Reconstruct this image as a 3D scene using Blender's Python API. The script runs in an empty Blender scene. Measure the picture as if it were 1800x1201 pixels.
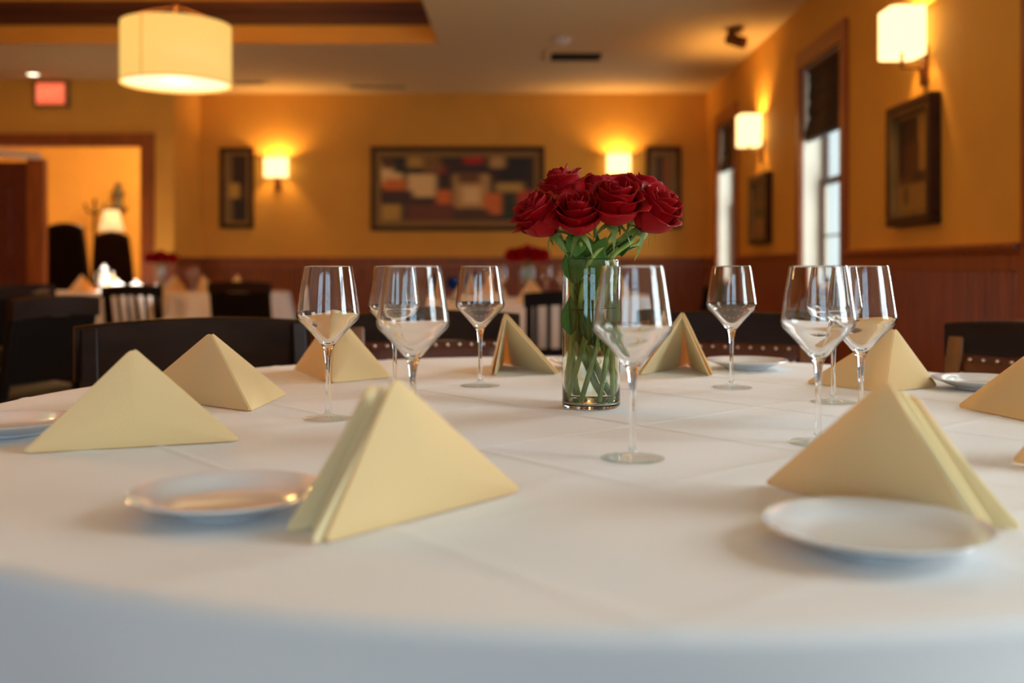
import bpy, bmesh, math, random
from mathutils import Vector, Matrix
PI = math.pi
random.seed(7)
S = bpy.context.scene
COL = S.collection
# ------------------------------------------------------------------ camera, world, exposure
FPX, CX, HY, CZ, TZ = 1800.0, 915.0, 468.0, 0.98, 0.76
cd = bpy.data.cameras.new('camera'); cam = bpy.data.objects.new('camera', cd); COL.objects.link(cam)
cam.location = (0, 0, CZ); cam.rotation_euler = (PI/2, 0, 0)
cd.sensor_width = 36; cd.lens = 36; cd.sensor_fit = 'HORIZONTAL'
cd.shift_x = -15/1800; cd.shift_y = -132.5/1800
cd.clip_start = 0.05
cd.dof.use_dof = True; cd.dof.focus_distance = 1.56; cd.dof.aperture_fstop = 2.6
S.camera = cam
S.view_settings.view_transform = 'Standard'; S.view_settings.look = 'None'
S.view_settings.exposure = 0.0; S.view_settings.gamma = 1.0; S.view_settings.use_curve_mapping = False
w = bpy.data.worlds.new('world'); S.world = w; w.use_nodes = True
w.node_tree.nodes['Background'].inputs[0].default_value = (0.80, 0.93, 1.0, 1)
w.node_tree.nodes['Background'].inputs[1].default_value = 1.2

XW, YB, YJ, ZC = 1.90, 10.43, 9.63, 2.74      # right wall, back wall, door wall, ceiling
XL, YF = -6.2, -2.2

def area(name, loc, rot, sx, sy, radiance, color):
    l = bpy.data.lights.new(name, 'AREA'); l.shape = 'RECTANGLE'; l.size = sx; l.size_y = sy
    l.energy = radiance*PI*sx*sy; l.color = color
    o = bpy.data.objects.new(name, l); COL.objects.link(o); o.location = loc; o.rotation_euler = rot
    return o
def point(name, loc, energy, color, r=0.03, parent=None):
    l = bpy.data.lights.new(name, 'POINT'); l.energy = energy; l.color = color; l.shadow_soft_size = r
    o = bpy.data.objects.new(name, l); COL.objects.link(o); o.location = loc
    if parent: o.parent = parent
    return o
WARM = (1.0, 0.56, 0.17)
DAY = (0.85, 0.93, 1.0); BLUE = (0.48, 0.74, 1.0)
# daylight just outside the windows (right wall windows look along +X, rear ones along -Y)
RW = [(5.92, 6.98, 5.0), (8.92, 9.90, 5.0), (2.62, 3.84, 17.5), (0.1, 1.2, 14.5)]
for (a, b, L) in RW:
    area('daylight', (XW+0.34, (a+b)/2, 1.54), (0, PI/2, 0), 1.6, b-a-0.15, L, DAY)
FW = [(-2.6, -1.0), (-0.5, 1.1)]
for (a, b) in FW:
    area('daylight', ((a+b)/2, YF-0.26, 1.5), (PI/2, 0, 0), b-a-0.2, 1.7, 4.0, BLUE)

# ------------------------------------------------------------------ helpers
def G(px, py, z=TZ):
    d = FPX*(CZ-z)/(py-HY); return Vector(((px-CX)/FPX*d, d, z))
def AT(px, py, d):
    return Vector(((px-CX)/FPX*d, d, CZ-(py-HY)/FPX*d))
def tag(o, label=None, cat=None, group=None, kind=None):
    if label: o['label'] = label
    if cat: o['category'] = cat
    if group: o['group'] = group
    if kind: o['kind'] = kind
    return o
def thing(name, loc, label, cat, group=None, rz=0):
    o = bpy.data.objects.new(name, None); COL.objects.link(o)
    o.empty_display_size = 0.05
    o.location = loc; o.rotation_euler = (0, 0, rz)
    return tag(o, label, cat, group)
def obj(name, bm, mats, parent=None, smooth=True, loc=None, bevel=0, recalc=True):
    me = bpy.data.meshes.new(name); 
    if recalc: bmesh.ops.recalc_face_normals(bm, faces=bm.faces[:])
    bm.to_mesh(me); bm.free()
    o = bpy.data.objects.new(name, me); COL.objects.link(o)
    for m in (mats if isinstance(mats, (list, tuple)) else [mats]): me.materials.append(m)
    if parent: o.parent = parent
    if loc is not None: o.location = loc
    if smooth:
        me.polygons.foreach_set('use_smooth', [True]*len(me.polygons))
        try: me.set_sharp_from_angle(angle=math.radians(42))
        except Exception: pass
    if bevel:
        b = o.modifiers.new('bevel', 'BEVEL'); b.width = bevel; b.segments = 2; b.limit_method = 'ANGLE'
    return o
def struct(name, bm, mats, parent=None, smooth=False, bevel=0):
    o = obj(name, bm, mats, parent, smooth, None, bevel)
    if not parent: o['kind'] = 'structure'
    return o
def dup(root, loc, rz=None, label=None, group=None, scale=None):
    r = root.copy(); COL.objects.link(r); r.location = loc
    if rz is not None: r.rotation_euler = (0, 0, rz)
    if label: r['label'] = label
    if group: r['group'] = group
    if scale: r.scale = (scale,)*3
    for ch in list(root.children):
        if ch.type == 'LIGHT': continue
        c = ch.copy(); COL.objects.link(c); c.parent = r
        for g in ch.children:
            d = g.copy(); COL.objects.link(d); d.parent = c
    return r
def NB(): return bmesh.new()
def box(bm, x0, x1, y0, y1, z0, z1, M=None, mi=0):
    vs = [bm.verts.new(Vector((x, y, z)) if M is None else M @ Vector((x, y, z))) for x in (x0, x1) for y in (y0, y1) for z in (z0, z1)]
    for q in ((0,1,3,2),(4,6,7,5),(0,4,5,1),(2,3,7,6),(0,2,6,4),(1,5,7,3)):
        bm.faces.new([vs[i] for i in q]).material_index = mi
    return bm
def beam(bm, p, q, w, t, up=Vector((0,0,1)), w2=None, t2=None):
    p, q = Vector(p), Vector(q); a = (q-p).normalized()
    s = a.cross(up); s = s.normalized() if s.length > 1e-6 else Vector((1,0,0))
    n = s.cross(a).normalized()
    w2 = w if w2 is None else w2; t2 = t if t2 is None else t2
    vs = [bm.verts.new(c + s*(i*ww/2) + n*(j*tt/2)) for c, ww, tt in ((p, w, t), (q, w2, t2)) for i, j in ((-1,-1),(1,-1),(1,1),(-1,1))]
    for f in ((3,2,1,0),(4,5,6,7),(0,1,5,4),(1,2,6,5),(2,3,7,6),(3,0,4,7)): bm.faces.new([vs[i] for i in f])
    return bm
def lathe(bm, prof, seg=48, close=False, M=None):
    rings = []
    for (r, z) in prof:
        if r < 1e-6: rings.append([bm.verts.new((0, 0, z))])
        else: rings.append([bm.verts.new((r*math.cos(2*PI*k/seg), r*math.sin(2*PI*k/seg), z)) for k in range(seg)])
    pairs = list(zip(rings[:-1], rings[1:]))
    if close: pairs.append((rings[-1], rings[0]))
    for a, b in pairs:
        for k in range(seg):
            n = (k+1) % seg
            if len(a) == 1 and len(b) == 1: continue
            if len(a) == 1: f = (a[0], b[n], b[k])
            elif len(b) == 1: f = (a[k], a[n], b[0])
            else: f = (a[k], a[n], b[n], b[k])
            bm.faces.new(f)
    if M: bmesh.ops.transform(bm, matrix=M, verts=bm.verts[:])
    return bm
def tube(bm, pts, rad, seg=10, cap=True):
    pts = [Vector(p) for p in pts]; n = len(pts)
    rs = rad if isinstance(rad, (list, tuple)) else [rad]*n
    ref = Vector((0.3, 0.9, 0.2)).normalized(); rings = []
    for i, p in enumerate(pts):
        t = (pts[min(i+1, n-1)]-pts[max(i-1, 0)]).normalized()
        a = t.cross(ref).normalized(); b = t.cross(a)
        rings.append([bm.verts.new(p+(a*math.cos(2*PI*k/seg)+b*math.sin(2*PI*k/seg))*rs[i]) for k in range(seg)])
    for A, B in zip(rings[:-1], rings[1:]):
        for k in range(seg): bm.faces.new((A[k], A[(k+1)%seg], B[(k+1)%seg], B[k]))
    if cap: bm.faces.new(rings[0][::-1]); bm.faces.new(rings[-1])
    return bm
def spline(P, n=6):
    P = [Vector(p) for p in P]; out = []
    for i in range(len(P)-1):
        p0, p1, p2, p3 = P[max(i-1,0)], P[i], P[i+1], P[min(i+2,len(P)-1)]
        for k in range(n):
            t = k/n
            out.append(0.5*((2*p1)+(p2-p0)*t+(2*p0-5*p1+4*p2-p3)*t*t+(3*p1-p0-3*p2+p3)*t**3))
    out.append(P[-1]); return out
def grid(bm, fn, nu, nv, mi=0):
    V = [[bm.verts.new(fn(i/nu, j/nv)) for j in range(nv+1)] for i in range(nu+1)]
    for i in range(nu):
        for j in range(nv):
            bm.faces.new((V[i][j], V[i+1][j], V[i+1][j+1], V[i][j+1])).material_index = mi
    return V
def solid(o, t, off=0.0):
    m = o.modifiers.new('thick', 'SOLIDIFY'); m.thickness = t; m.offset = off; return o
def ball(bm, c, r, u=10, v=8):
    bmesh.ops.create_uvsphere(bm, u_segments=u, v_segments=v, radius=r, matrix=Matrix.Translation(c)); return bm

# ------------------------------------------------------------------ materials
MAT = {}
def srgb(r, g, b):
    f = lambda c: (c/255/12.92 if c/255 <= 0.04045 else ((c/255+0.055)/1.055)**2.4)
    return (f(r), f(g), f(b), 1)
def pm(name, col, rough=0.5, metal=0, var=0.0, vscale=8, bump=0.0, bscale=40, spec=0.5, coat=0, stretch=None, trans=0, sheen=0, tcol=None):
    m = bpy.data.materials.new(name); m.use_nodes = True; nt = m.node_tree; b = nt.nodes['Principled BSDF']
    b.inputs['Base Color'].default_value = col; b.inputs['Roughness'].default_value = rough; b.inputs['Metallic'].default_value = metal
    b.inputs['Specular IOR Level'].default_value = spec; b.inputs['Coat Weight'].default_value = coat
    if sheen: b.inputs['Sheen Weight'].default_value = sheen
    tc = nt.nodes.new('ShaderNodeTexCoord'); mp = nt.nodes.new('ShaderNodeMapping')
    nt.links.new(tc.outputs['Object'], mp.inputs['Vector'])
    if stretch: mp.inputs['Scale'].default_value = stretch
    if var:
        n = nt.nodes.new('ShaderNodeTexNoise'); n.inputs['Scale'].default_value = vscale; n.inputs['Detail'].default_value = 6
        nt.links.new(mp.outputs[0], n.inputs['Vector'])
        r = nt.nodes.new('ShaderNodeValToRGB')
        r.color_ramp.elements[0].position = 0.3; r.color_ramp.elements[1].position = 0.7
        r.color_ramp.elements[0].color = tuple(c*(1-var) for c in col[:3])+(1,)
        r.color_ramp.elements[1].color = tuple(min(1, c*(1+var)) for c in col[:3])+(1,)
        nt.links.new(n.outputs['Fac'], r.inputs['Fac']); nt.links.new(r.outputs['Color'], b.inputs['Base Color'])
    if bump:
        n2 = nt.nodes.new('ShaderNodeTexNoise'); n2.inputs['Scale'].default_value = bscale; n2.inputs['Detail'].default_value = 4
        nt.links.new(mp.outputs[0], n2.inputs['Vector'])
        bp = nt.nodes.new('ShaderNodeBump'); bp.inputs['Strength'].default_value = bump; bp.inputs['Distance'].default_value = 0.002
        nt.links.new(n2.outputs['Fac'], bp.inputs['Height']); nt.links.new(bp.outputs['Normal'], b.inputs['Normal'])
    if trans:
        t = nt.nodes.new('ShaderNodeBsdfTranslucent'); t.inputs['Color'].default_value = tcol or col
        mx = nt.nodes.new('ShaderNodeMixShader'); mx.inputs[0].default_value = trans
        out = nt.nodes['Material Output']
        nt.links.new(b.outputs[0], mx.inputs[1]); nt.links.new(t.outputs[0], mx.inputs[2]); nt.links.new(mx.outputs[0], out.inputs['Surface'])
    MAT[name] = m; return m
def em(name, col, strength):
    m = bpy.data.materials.new(name); m.use_nodes = True; b = m.node_tree.nodes['Principled BSDF']
    b.inputs['Base Color'].default_value = (0.3, 0.2, 0.1, 1)
    b.inputs['Emission Color'].default_value = col; b.inputs['Emission Strength'].default_value = strength
    MAT[name] = m; return m
def glass(name, ior=1.5, col=(1,1,1,1)):
    m = bpy.data.materials.new(name); m.use_nodes = True; nt = m.node_tree
    g = nt.nodes.new('ShaderNodeBsdfGlass'); g.inputs['IOR'].default_value = ior; g.inputs['Roughness'].default_value = 0; g.inputs['Color'].default_value = col
    nt.links.new(g.outputs[0], nt.nodes['Material Output'].inputs['Surface']); MAT[name] = m; return m
def pane_mat(name, k=0.8):
    m = bpy.data.materials.new(name); m.use_nodes = True; nt = m.node_tree
    t = nt.nodes.new('ShaderNodeBsdfTransparent'); t.inputs[0].default_value = (0.95, 0.98, 0.97, 1)
    g = nt.nodes.new('ShaderNodeBsdfGlossy'); g.inputs['Roughness'].default_value = 0.02
    lw = nt.nodes.new('ShaderNodeLayerWeight'); pw = nt.nodes.new('ShaderNodeMath'); pw.operation = 'POWER'; pw.inputs[1].default_value = 5
    fr = nt.nodes.new('ShaderNodeMath'); fr.operation = 'MULTIPLY_ADD'; fr.inputs[1].default_value = k; fr.inputs[2].default_value = 0.04
    mx = nt.nodes.new('ShaderNodeMixShader')
    nt.links.new(lw.outputs['Facing'], pw.inputs[0]); nt.links.new(pw.outputs[0], fr.inputs[0])
    nt.links.new(fr.outputs[0], mx.inputs[0]); nt.links.new(t.outputs[0], mx.inputs[1]); nt.links.new(g.outputs[0], mx.inputs[2])
    nt.links.new(mx.outputs[0], nt.nodes['Material Output'].inputs['Surface']); MAT[name] = m; return m

m_wall = pm('gold_wall_plaster', srgb(222, 164, 66), 0.75, var=0.05, vscale=3, bump=0.15, bscale=60)
m_ceil = pm('ceiling_plaster', srgb(226, 200, 150), 0.85, bump=0.05)
m_reveal = pm('reveal_plaster', srgb(235, 222, 200), 0.8)
m_wood = pm('red_brown_wood', srgb(148, 76, 30), 0.38, var=0.25, vscale=6, stretch=(4, 4, 0.5))
m_dwood = pm('dark_beam_wood', srgb(74, 34, 18), 0.45, var=0.25, vscale=5, stretch=(0.5, 4, 4))
m_sash = pm('sash_wood', srgb(80, 48, 26), 0.45, var=0.15)
m_chair = pm('espresso_wood', srgb(40, 21, 10), 0.36, var=0.25, vscale=9, stretch=(1, 1, 3), spec=0.14)
m_black = pm('black_wood', srgb(22, 13, 8), 0.5, var=0.2, spec=0.12)
m_post = pm('worn_post_wood', srgb(122, 74, 34), 0.4, var=0.25, stretch=(4, 4, 1))
m_leather = pm('oxblood_leather', srgb(86, 36, 20), 0.42, var=0.15, vscale=12, bump=0.2, bscale=120)
m_brass = pm('brass_nail', srgb(236, 216, 190), 0.3, metal=1)
m_floor = pm('dark_floor_wood', srgb(84, 44, 24), 0.3, var=0.3, vscale=4, stretch=(6, 0.6, 1))
m_cloth = pm('white_tablecloth', srgb(236, 232, 230), 0.85, bump=0.12, bscale=700, sheen=0.1)
m_nap = pm('cream_napkin_cloth', srgb(253, 230, 172), 0.9, bump=0.25, bscale=600, trans=0.33, tcol=srgb(252, 196, 84), sheen=0.1)
m_hem = pm('napkin_hem', srgb(252, 234, 186), 0.9, bump=0.25, bscale=600, trans=0.2)
m_porc = pm('white_porcelain', srgb(226, 228, 230), 0.12, coat=0.4)
m_red = pm('rose_petal', srgb(164, 2, 10), 0.55, var=0.18, vscale=30, trans=0.2, spec=0.2)
m_leaf = pm('rose_leaf', srgb(80, 114, 44), 0.6, var=0.25, vscale=40, spec=0.2, trans=0.2)
m_stem = pm('rose_stem', srgb(138, 156, 66), 0.45, var=0.25, vscale=60)
m_sepal = pm('rose_sepal', srgb(112, 132, 58), 0.5, var=0.2, trans=0.15)
m_glass = glass('clear_crystal', 1.5)
m_vase = glass('vase_glass', 1.48, (0.985, 1, 0.985, 1))
m_water = glass('vase_water', 1.33, (0.97, 1, 0.95, 1))
m_pane = pane_mat('window_pane'); m_foot = pane_mat('thin_crystal', 0.45)
m_shade = em('sconce_shade_glow', (1.0, 0.70, 0.28, 1), 2.6)
m_drum = em('drum_shade_glow', (1.0, 0.64, 0.16, 1), 0.88)
m_seam = em('drum_seam', (1.0, 0.50, 0.08, 1), 0.62)
m_diff = em('drum_diffuser_glow', (1.0, 0.80, 0.48, 1), 1.5)
m_bulb = em('bulb_glow', (1.0, 0.85, 0.6, 1), 6.0)
m_exit = em('exit_sign_red', (1.0, 0.13, 0.055, 1), 1.0)
m_exitl = em('exit_sign_letters', (1.0, 0.26, 0.13, 1), 1.1)
m_white = pm('white_plastic', srgb(225, 220, 210), 0.4)
m_bronze = pm('bronze_metal', srgb(120, 80, 44), 0.4, metal=0.8)
m_blind = pm('dark_woven_blind', srgb(52, 36, 28), 0.8, var=0.3, vscale=40, stretch=(1, 1, 8))
m_frame = pm('picture_frame_wood', srgb(64, 36, 18), 0.45, var=0.2, spec=0.2)
m_gilt = pm('aged_gilt', srgb(132, 104, 58), 0.45, metal=0.3, var=0.2)
m_mat = pm('picture_mat', srgb(146, 112, 62), 0.8)
m_dark = pm('vent_dark', srgb(40, 32, 24), 0.7)
m_blueg = glass('blue_goblet_glass', 1.3, (0.30, 0.58, 0.95, 1))
m_silver = pm('polished_silver', srgb(230, 230, 232), 0.12, metal=1)
m_lampc = em('lamp_shade_glow', (1.0, 0.70, 0.30, 1), 0.9)
m_statue = pm('patinated_statue', srgb(92, 84, 54), 0.5, var=0.3)
m_door = pm('mahogany_door', srgb(92, 32, 18), 0.4, var=0.25, stretch=(4, 4, 0.6))

# ------------------------------------------------------------------ room shell
struct('floor', box(NB(), XL-0.2, XW+0.2, YF-0.2, 15.0, -0.1, 0), m_floor)
TX0, TX1, TY0, TY1, TZ1 = -5.4, -0.65, 0.4, 8.1, 3.25
bm = NB()
box(bm, XL-0.2, TX0, YF-0.2, YB+0.2, ZC, ZC+0.12); box(bm, TX1, XW+0.2, YF-0.2, YB+0.2, ZC, ZC+0.12)
box(bm, TX0, TX1, YF-0.2, TY0, ZC, ZC+0.12); box(bm, TX0, TX1, TY1, YB+0.2, ZC, ZC+0.12)
struct('ceiling', bm, m_ceil)
bm = NB()                                             # recess: sides in wall gold, top
t = 0.05
box(bm, TX0-t, TX0, TY0-t, TY1+t, ZC+0.12, TZ1); box(bm, TX1, TX1+t, TY0-t, TY1+t, ZC+0.12, TZ1)
box(bm, TX0, TX1, TY0-t, TY0, ZC+0.12, TZ1); box(bm, TX0, TX1, TY1, TY1+t, ZC+0.12, TZ1)
box(bm, TX0-t, TX1+t, TY0-t, TY1+t, TZ1, TZ1+0.05)
struct('trim_1', bm, m_wall)
bm = NB()                                             # dark wood crown in the recess
def crown(prof):
    for (z0, z1, e) in prof:
        box(bm, TX0, TX1, TY1-e, TY1, z0, z1); box(bm, TX0, TX1, TY0, TY0+e, z0, z1)
        box(bm, TX0, TX0+e, TY0+e, TY1-e, z0, z1); box(bm, TX1-e, TX1, TY0+e, TY1-e, z0, z1)
crown([(2.885, 2.97, 0.035), (2.97, 2.995, 0.055), (2.995, 3.06, 0.075)])
struct('trim_2', bm, m_dwood)
# gold lining of the ceiling edge of the recess
bm = NB()
box(bm, TX0, TX1, TY1-0.004, TY1, ZC+0.001, 2.885); box(bm, TX1-0.004, TX1, TY0, TY1-0.004, ZC+0.001, 2.885)
struct('trim_3', bm, m_wall)

WZ0, WZ1 = 0.80, 2.30
bm = NB()                                             # right wall with window openings
ops = sorted([(a+0.10, b-0.10) for a, b, _ in RW]); yy = YF-0.2
for a, b in ops:
    box(bm, XW, XW+0.16, yy, a, 0, ZC); box(bm, XW, XW+0.16, a, b, 0, WZ0); box(bm, XW, XW+0.16, a, b, WZ1, ZC); yy = b
box(bm, XW, XW+0.16, yy, YB+0.2, 0, ZC)
struct('wall_right', bm, m_wall)
XJ = -3.26
struct('wall_back', box(NB(), XJ-0.18, XW+0.18, YB, YB+0.18, 0, ZC), m_wall)
DX1, DX0, DZ = (250-CX)/FPX*YJ, -5.30, CZ+(HY-252)/FPX*YJ    # doorway
bm = NB()
box(bm, DX1, XJ, YJ, YJ+0.16, 0, ZC); box(bm, DX0, DX1, YJ, YJ+0.16, DZ, ZC); box(bm, XL, DX0, YJ, YJ+0.16, 0, ZC)
box(bm, XJ-0.16, XJ, YJ+0.16, YB, 0, ZC)
struct('wall_door', bm, m_wall)
struct('wall_left', box(NB(), XL-0.18, XL, YF-0.2, YB+0.2, 0, ZC), m_wall)
bm = NB(); xx = XL-0.2
for a, b in FW:
    a, b = a+0.1, b-0.1
    box(bm, xx, a, YF-0.18, YF, 0, ZC); box(bm, a, b, YF-0.18, YF, 0, 0.65); box(bm, a, b, YF-0.18, YF, 2.35, ZC); xx = b
box(bm, xx, XW+0.18, YF-0.18, YF, 0, ZC)
struct('wall_front', bm, m_wall)
# room seen through the doorway
bm = NB()
box(bm, -7.2, -3.42, 14.2, 14.35, 0, 3.0); box(bm, -7.35, -7.2, YJ+0.16, 14.35, 0, 3.0)
box(bm, -3.42, -3.27, YB+0.2, 14.35, 0, 3.0)
struct('wall_far', bm, m_wall)
struct('ceiling_far', box(NB(), -7.35, -3.27, YJ+0.17, 14.35, 2.9, 3.0), m_ceil)
struct('floor_far', box(NB(), -7.35, -3.27, 15.0, 15.2, -0.1, 0), m_floor)

def beadboard(bm, p, q, n, z0, z1, pitch=0.055):
    """vertical beads between p and q, outward normal n"""
    p, q, n = Vector(p), Vector(q), Vector(n); L = (q-p).length; a = (q-p)/L
    k = max(1, int(L/pitch)); pt = L/k
    prof = []
    for i in range(k):
        for (u, h) in ((0.0, 0.004), (0.10, 0.016), (0.84, 0.016), (0.86, 0.009), (0.94, 0.018)): prof.append((i*pt+u*pt, h))
    prof.append((L, 0.004))
    rows = [[bm.verts.new(p+a*u+n*h+Vector((0,0,z))) for (u, h) in prof] for z in (z0, z1)]
    for i in range(len(prof)-1): bm.faces.new((rows[0][i], rows[0][i+1], rows[1][i+1], rows[1][i]))
segs = []; yy = YF
for a, b, _ in sorted(RW): segs.append((yy, a)); yy = b
segs.append((yy, YB))
bm = NB()
for a, b in segs: beadboard(bm, (XW, a, 0), (XW, b, 0), (-1, 0, 0), 0.12, 0.97)
for a, b, _ in RW: beadboard(bm, (XW, a, 0), (XW, b, 0), (-1, 0, 0), 0.12, 0.70)
struct('wainscot_right', bm, m_wood)
bm = NB(); beadboard(bm, (XJ, YB, 0), (XW-0.02, YB, 0), (0, -1, 0), 0.12, 0.97); beadboard(bm, (DX1+0.13, YJ, 0), (XJ, YJ, 0), (0, -1, 0), 0.12, 0.97)
beadboard(bm, (XJ, YJ, 0), (XJ, YB, 0), (1, 0, 0), 0.12, 0.97)
struct('wainscot_back', bm, m_wood)
def rail(bm, along, p0, p1, c, sgn):
    """frieze board + cap; along 'x' or 'y'; sgn = direction out of wall"""
    for (z0, z1, e) in ((0.96, 1.03, 0.022), (1.03, 1.045, 0.035), (1.045, 1.07, 0.05)):
        lo, hi = (c, c+sgn*e) if sgn > 0 else (c+sgn*e, c)
        if along == 'y': box(bm, lo, hi, p0, p1, z0, z1)
        else: box(bm, p0, p1, lo, hi, z0, z1)
bm = NB()
for a, b in segs: rail(bm, 'y', a, b, XW, -1)
struct('trim_4', bm, m_wood, bevel=0.004)
bm = NB(); rail(bm, 'x', XJ, XW-0.05, YB, -1); rail(bm, 'x', DX1+0.13, XJ, YJ, -1); rail(bm, 'y', YJ, YB, XJ, 1)
struct('trim_5', bm, m_wood, bevel=0.004)
bm = NB(); box(bm, XW-0.03, XW, YF, YB-0.03, 0, 0.12); struct('baseboard_right', bm, m_wood)
bm = NB(); box(bm, XJ, XW, YB-0.03, YB, 0, 0.12); struct('baseboard_back', bm, m_wood)

# windows
def window(n, a, b, axis='x'):
    ia, ib = a+0.10, b-0.10
    zlo, zhi = WZ0, WZ1
    if axis == 'x':
        T = lambda x, y, z: Vector((x, y, z)); X0 = XW
        M = Matrix.Identity(4)
    else:                                             # rear wall: local x (outward) -> -Y, local y -> +X
        M = Matrix(((0, 1, 0, 0), (-1, 0, 0, YF+XW), (0, 0, 1, 0), (0, 0, 0, 1))); zlo, zhi = 0.65, 2.35
    bm = NB()                                         # casing on the room side
    box(bm, XW-0.028, XW, a, ia, zlo-0.02, zhi+0.12, M); box(bm, XW-0.028, XW, ib, b, zlo-0.02, zhi+0.12, M)
    box(bm, XW-0.028, XW, ia, ib, zhi, zhi+0.12, M); box(bm, XW-0.05, XW, a-0.03, b+0.03, zlo-0.06, zlo-0.02, M)
    r = struct('window_%d' % n, bm, m_wood, bevel=0.004)
    bm = NB()
    box(bm, XW, XW+0.155, ia, ia+0.004, zlo, zhi, M); box(bm, XW, XW+0.155, ib-0.004, ib, zlo, zhi, M)
    box(bm, XW, XW+0.155, ia+0.004, ib-0.004, zlo, zlo+0.004, M); box(bm, XW, XW+0.155, ia+0.004, ib-0.004, zhi-0.004, zhi, M)
    struct('reveal', bm, m_reveal, r)
    zm = 1.54; x0, x1 = XW+0.115, XW+0.137
    for k, (z0, z1, xo) in enumerate(((zm-0.02, zhi, 0.022), (zlo, zm+0.02, 0.0))):
        bm = NB(); s = 0.045
        box(bm, x0+xo, x1+xo, ia, ia+s, z0, z1, M); box(bm, x0+xo, x1+xo, ib-s, ib, z0, z1, M)
        box(bm, x0+xo, x1+xo, ia+s, ib-s, z0, z0+s, M); box(bm, x0+xo, x1+xo, ia+s, ib-s, z1-s, z1, M)
        ym, zz = (ia+ib)/2, (z0+z1)/2
        box(bm, x0+xo+0.005, x1+xo-0.005, ym-0.01, ym+0.01, z0+s, z1-s, M)
        box(bm, x0+xo+0.01, x1+xo-0.01, ia+s, ym-0.01, zz-0.008, zz+0.008, M); box(bm, x0+xo+0.01, x1+xo-0.01, ym+0.01, ib-s, zz-0.008, zz+0.008, M)
        sh = struct('sash', bm, m_sash, r)
        bm = NB(); xm = (x0+x1)/2+xo
        box(bm, xm-0.002, xm+0.002, ia+s, ib-s, z0+s, z1-s, M); struct('pane', bm, m_pane, sh)
    return r
for i, (a, b, L) in enumerate(RW): window(i+1, a, b)
for i, (a, b) in enumerate(FW): window(5+i, a, b, 'y')

# roman blinds
def blind(a, b, zb, label):
    t = thing('roman_blind', (XW+0.05, (a+b)/2, zb), label, 'blind', 'dark blinds in the windows')
    w_ = (b-a)/2-0.11; h = WZ1-zb
    bm = NB()
    prof = [(0, 0.16*h)]; n = 5; z = 0.16*h
    def fn(u, v):
        zz = 0.10*h+v*(0.9*h-0.005); fold = abs(math.sin(v*PI*4.0))
        return Vector((-0.012-0.02*fold*(1-v), -w_+2*w_*u, zz))
    grid(bm, fn, 2, 48)
    solid(obj('fabric_panel', bm, m_blind, t), 0.006)
    bm = NB()
    for k in range(3): 
        def fb(u, v, k=k):
            an = PI*v; return Vector((-0.012-0.035*math.sin(an)+0.004*k, -w_+2*w_*u, 0.0+0.045*k*h+0.09*h*(1-math.cos(an))/2*1.2))
        grid(bm, fb, 2, 10)
    solid(obj('gathered_folds', bm, m_blind, t), 0.006)
    bm = NB(); box(bm, -0.03, 0.01, -w_, w_, h-0.03, h-0.001); obj('headrail', bm, m_sash, t, bevel=0.003)
    return t
blind(5.92, 6.98, CZ+(HY-222)/FPX*6.1, 'dark gathered blind in the tall window between the pale box wall lamps')
blind(8.92, 9.90, CZ+(HY-295)/FPX*9.3, 'dark blind in the narrow far window near the corner')

# extra right-edge trim: casing of the next window comes from window_3 itself

# door casing + leaf
bm = NB(); cw = 0.12
box(bm, DX1, DX1+cw, YJ-0.03, YJ, 0, DZ+cw-0.03); box(bm, DX0-cw, DX1, YJ-0.03, YJ, DZ, DZ+cw-0.03); box(bm, DX0-cw, DX0, YJ-0.03, YJ, 0, DZ)
box(bm, DX1-0.02, DX1, YJ, YJ+0.16, 0, DZ); box(bm, DX0, DX1-0.02, YJ, YJ+0.16, DZ-0.02, DZ)
struct('trim_6', bm, m_wood, bevel=0.006)
lx = (50-CX)/FPX*9.2
dl = struct('door_1', box(NB(), lx-1.1, lx, 9.19, 9.235, 0.02, CZ+(HY-285)/FPX*9.2), m_door, bevel=0.005)
bm = NB()
for (z0, z1) in ((0.25, 0.9), (1.05, 1.7)):
    box(bm, lx-0.95, lx-0.15, 9.175, 9.19, z0, z1)
struct('raised_panel', bm, m_door, dl, bevel=0.008)
bm = NB(); box(bm, lx, lx+0.16, 9.16, 9.24, 0.0, CZ+(HY-280)/FPX*9.2); struct('stile', bm, m_wood, dl, bevel=0.01)
bm = NB(); beam(bm, (lx-1.0, 9.15, CZ+(HY-262)/FPX*9.15+0.02), (lx+0.12, 9.17, CZ+(HY-275)/FPX*9.15), 0.06, 0.06)
struct('door_closer', bm, m_reveal, dl, bevel=0.01)

# ------------------------------------------------------------------ main table and cloth
TC, TR = Vector((0.10, 1.57, 0)), 0.95
t = thing('round_table', (TC.x, TC.y, 0), 'large round banquet table under the white cloth in front', 'table')
obj('tabletop', lathe(NB(), [(0, 0.725), (TR-0.012, 0.725), (TR-0.008, 0.73), (TR-0.008, 0.752), (TR-0.012, 0.7555), (0, 0.7555)], 96), m_wood, t)
obj('pedestal', lathe(NB(), [(0, 0.0), (0.36, 0.0), (0.36, 0.03), (0.1, 0.08), (0.07, 0.2), (0.07, 0.6), (0.2, 0.725), (0, 0.725)], 32), m_chair, t)
def crease(x, y):
    h = 0
    for (nx, ny, c, amp, wd) in CREASES:
        s = (x*nx+y*ny-c)
        h += amp*math.exp(-(s/wd)**2)
    return h
c1 = G(1030, 732); c2 = G(1400, 792); dv = (c2-c1).normalized(); nv = Vector((-dv.y, dv.x))
CREASES = []
for k in range(-3, 4):
    CREASES.append((nv.x, nv.y, nv.x*c1.x+nv.y*c1.y+0.285*k, 0.0016, 0.0042))
    CREASES.append((dv.x, dv.y, dv.x*c1.x+dv.y*c1.y+0.285*k+0.1, 0.0012, 0.0045))
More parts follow.
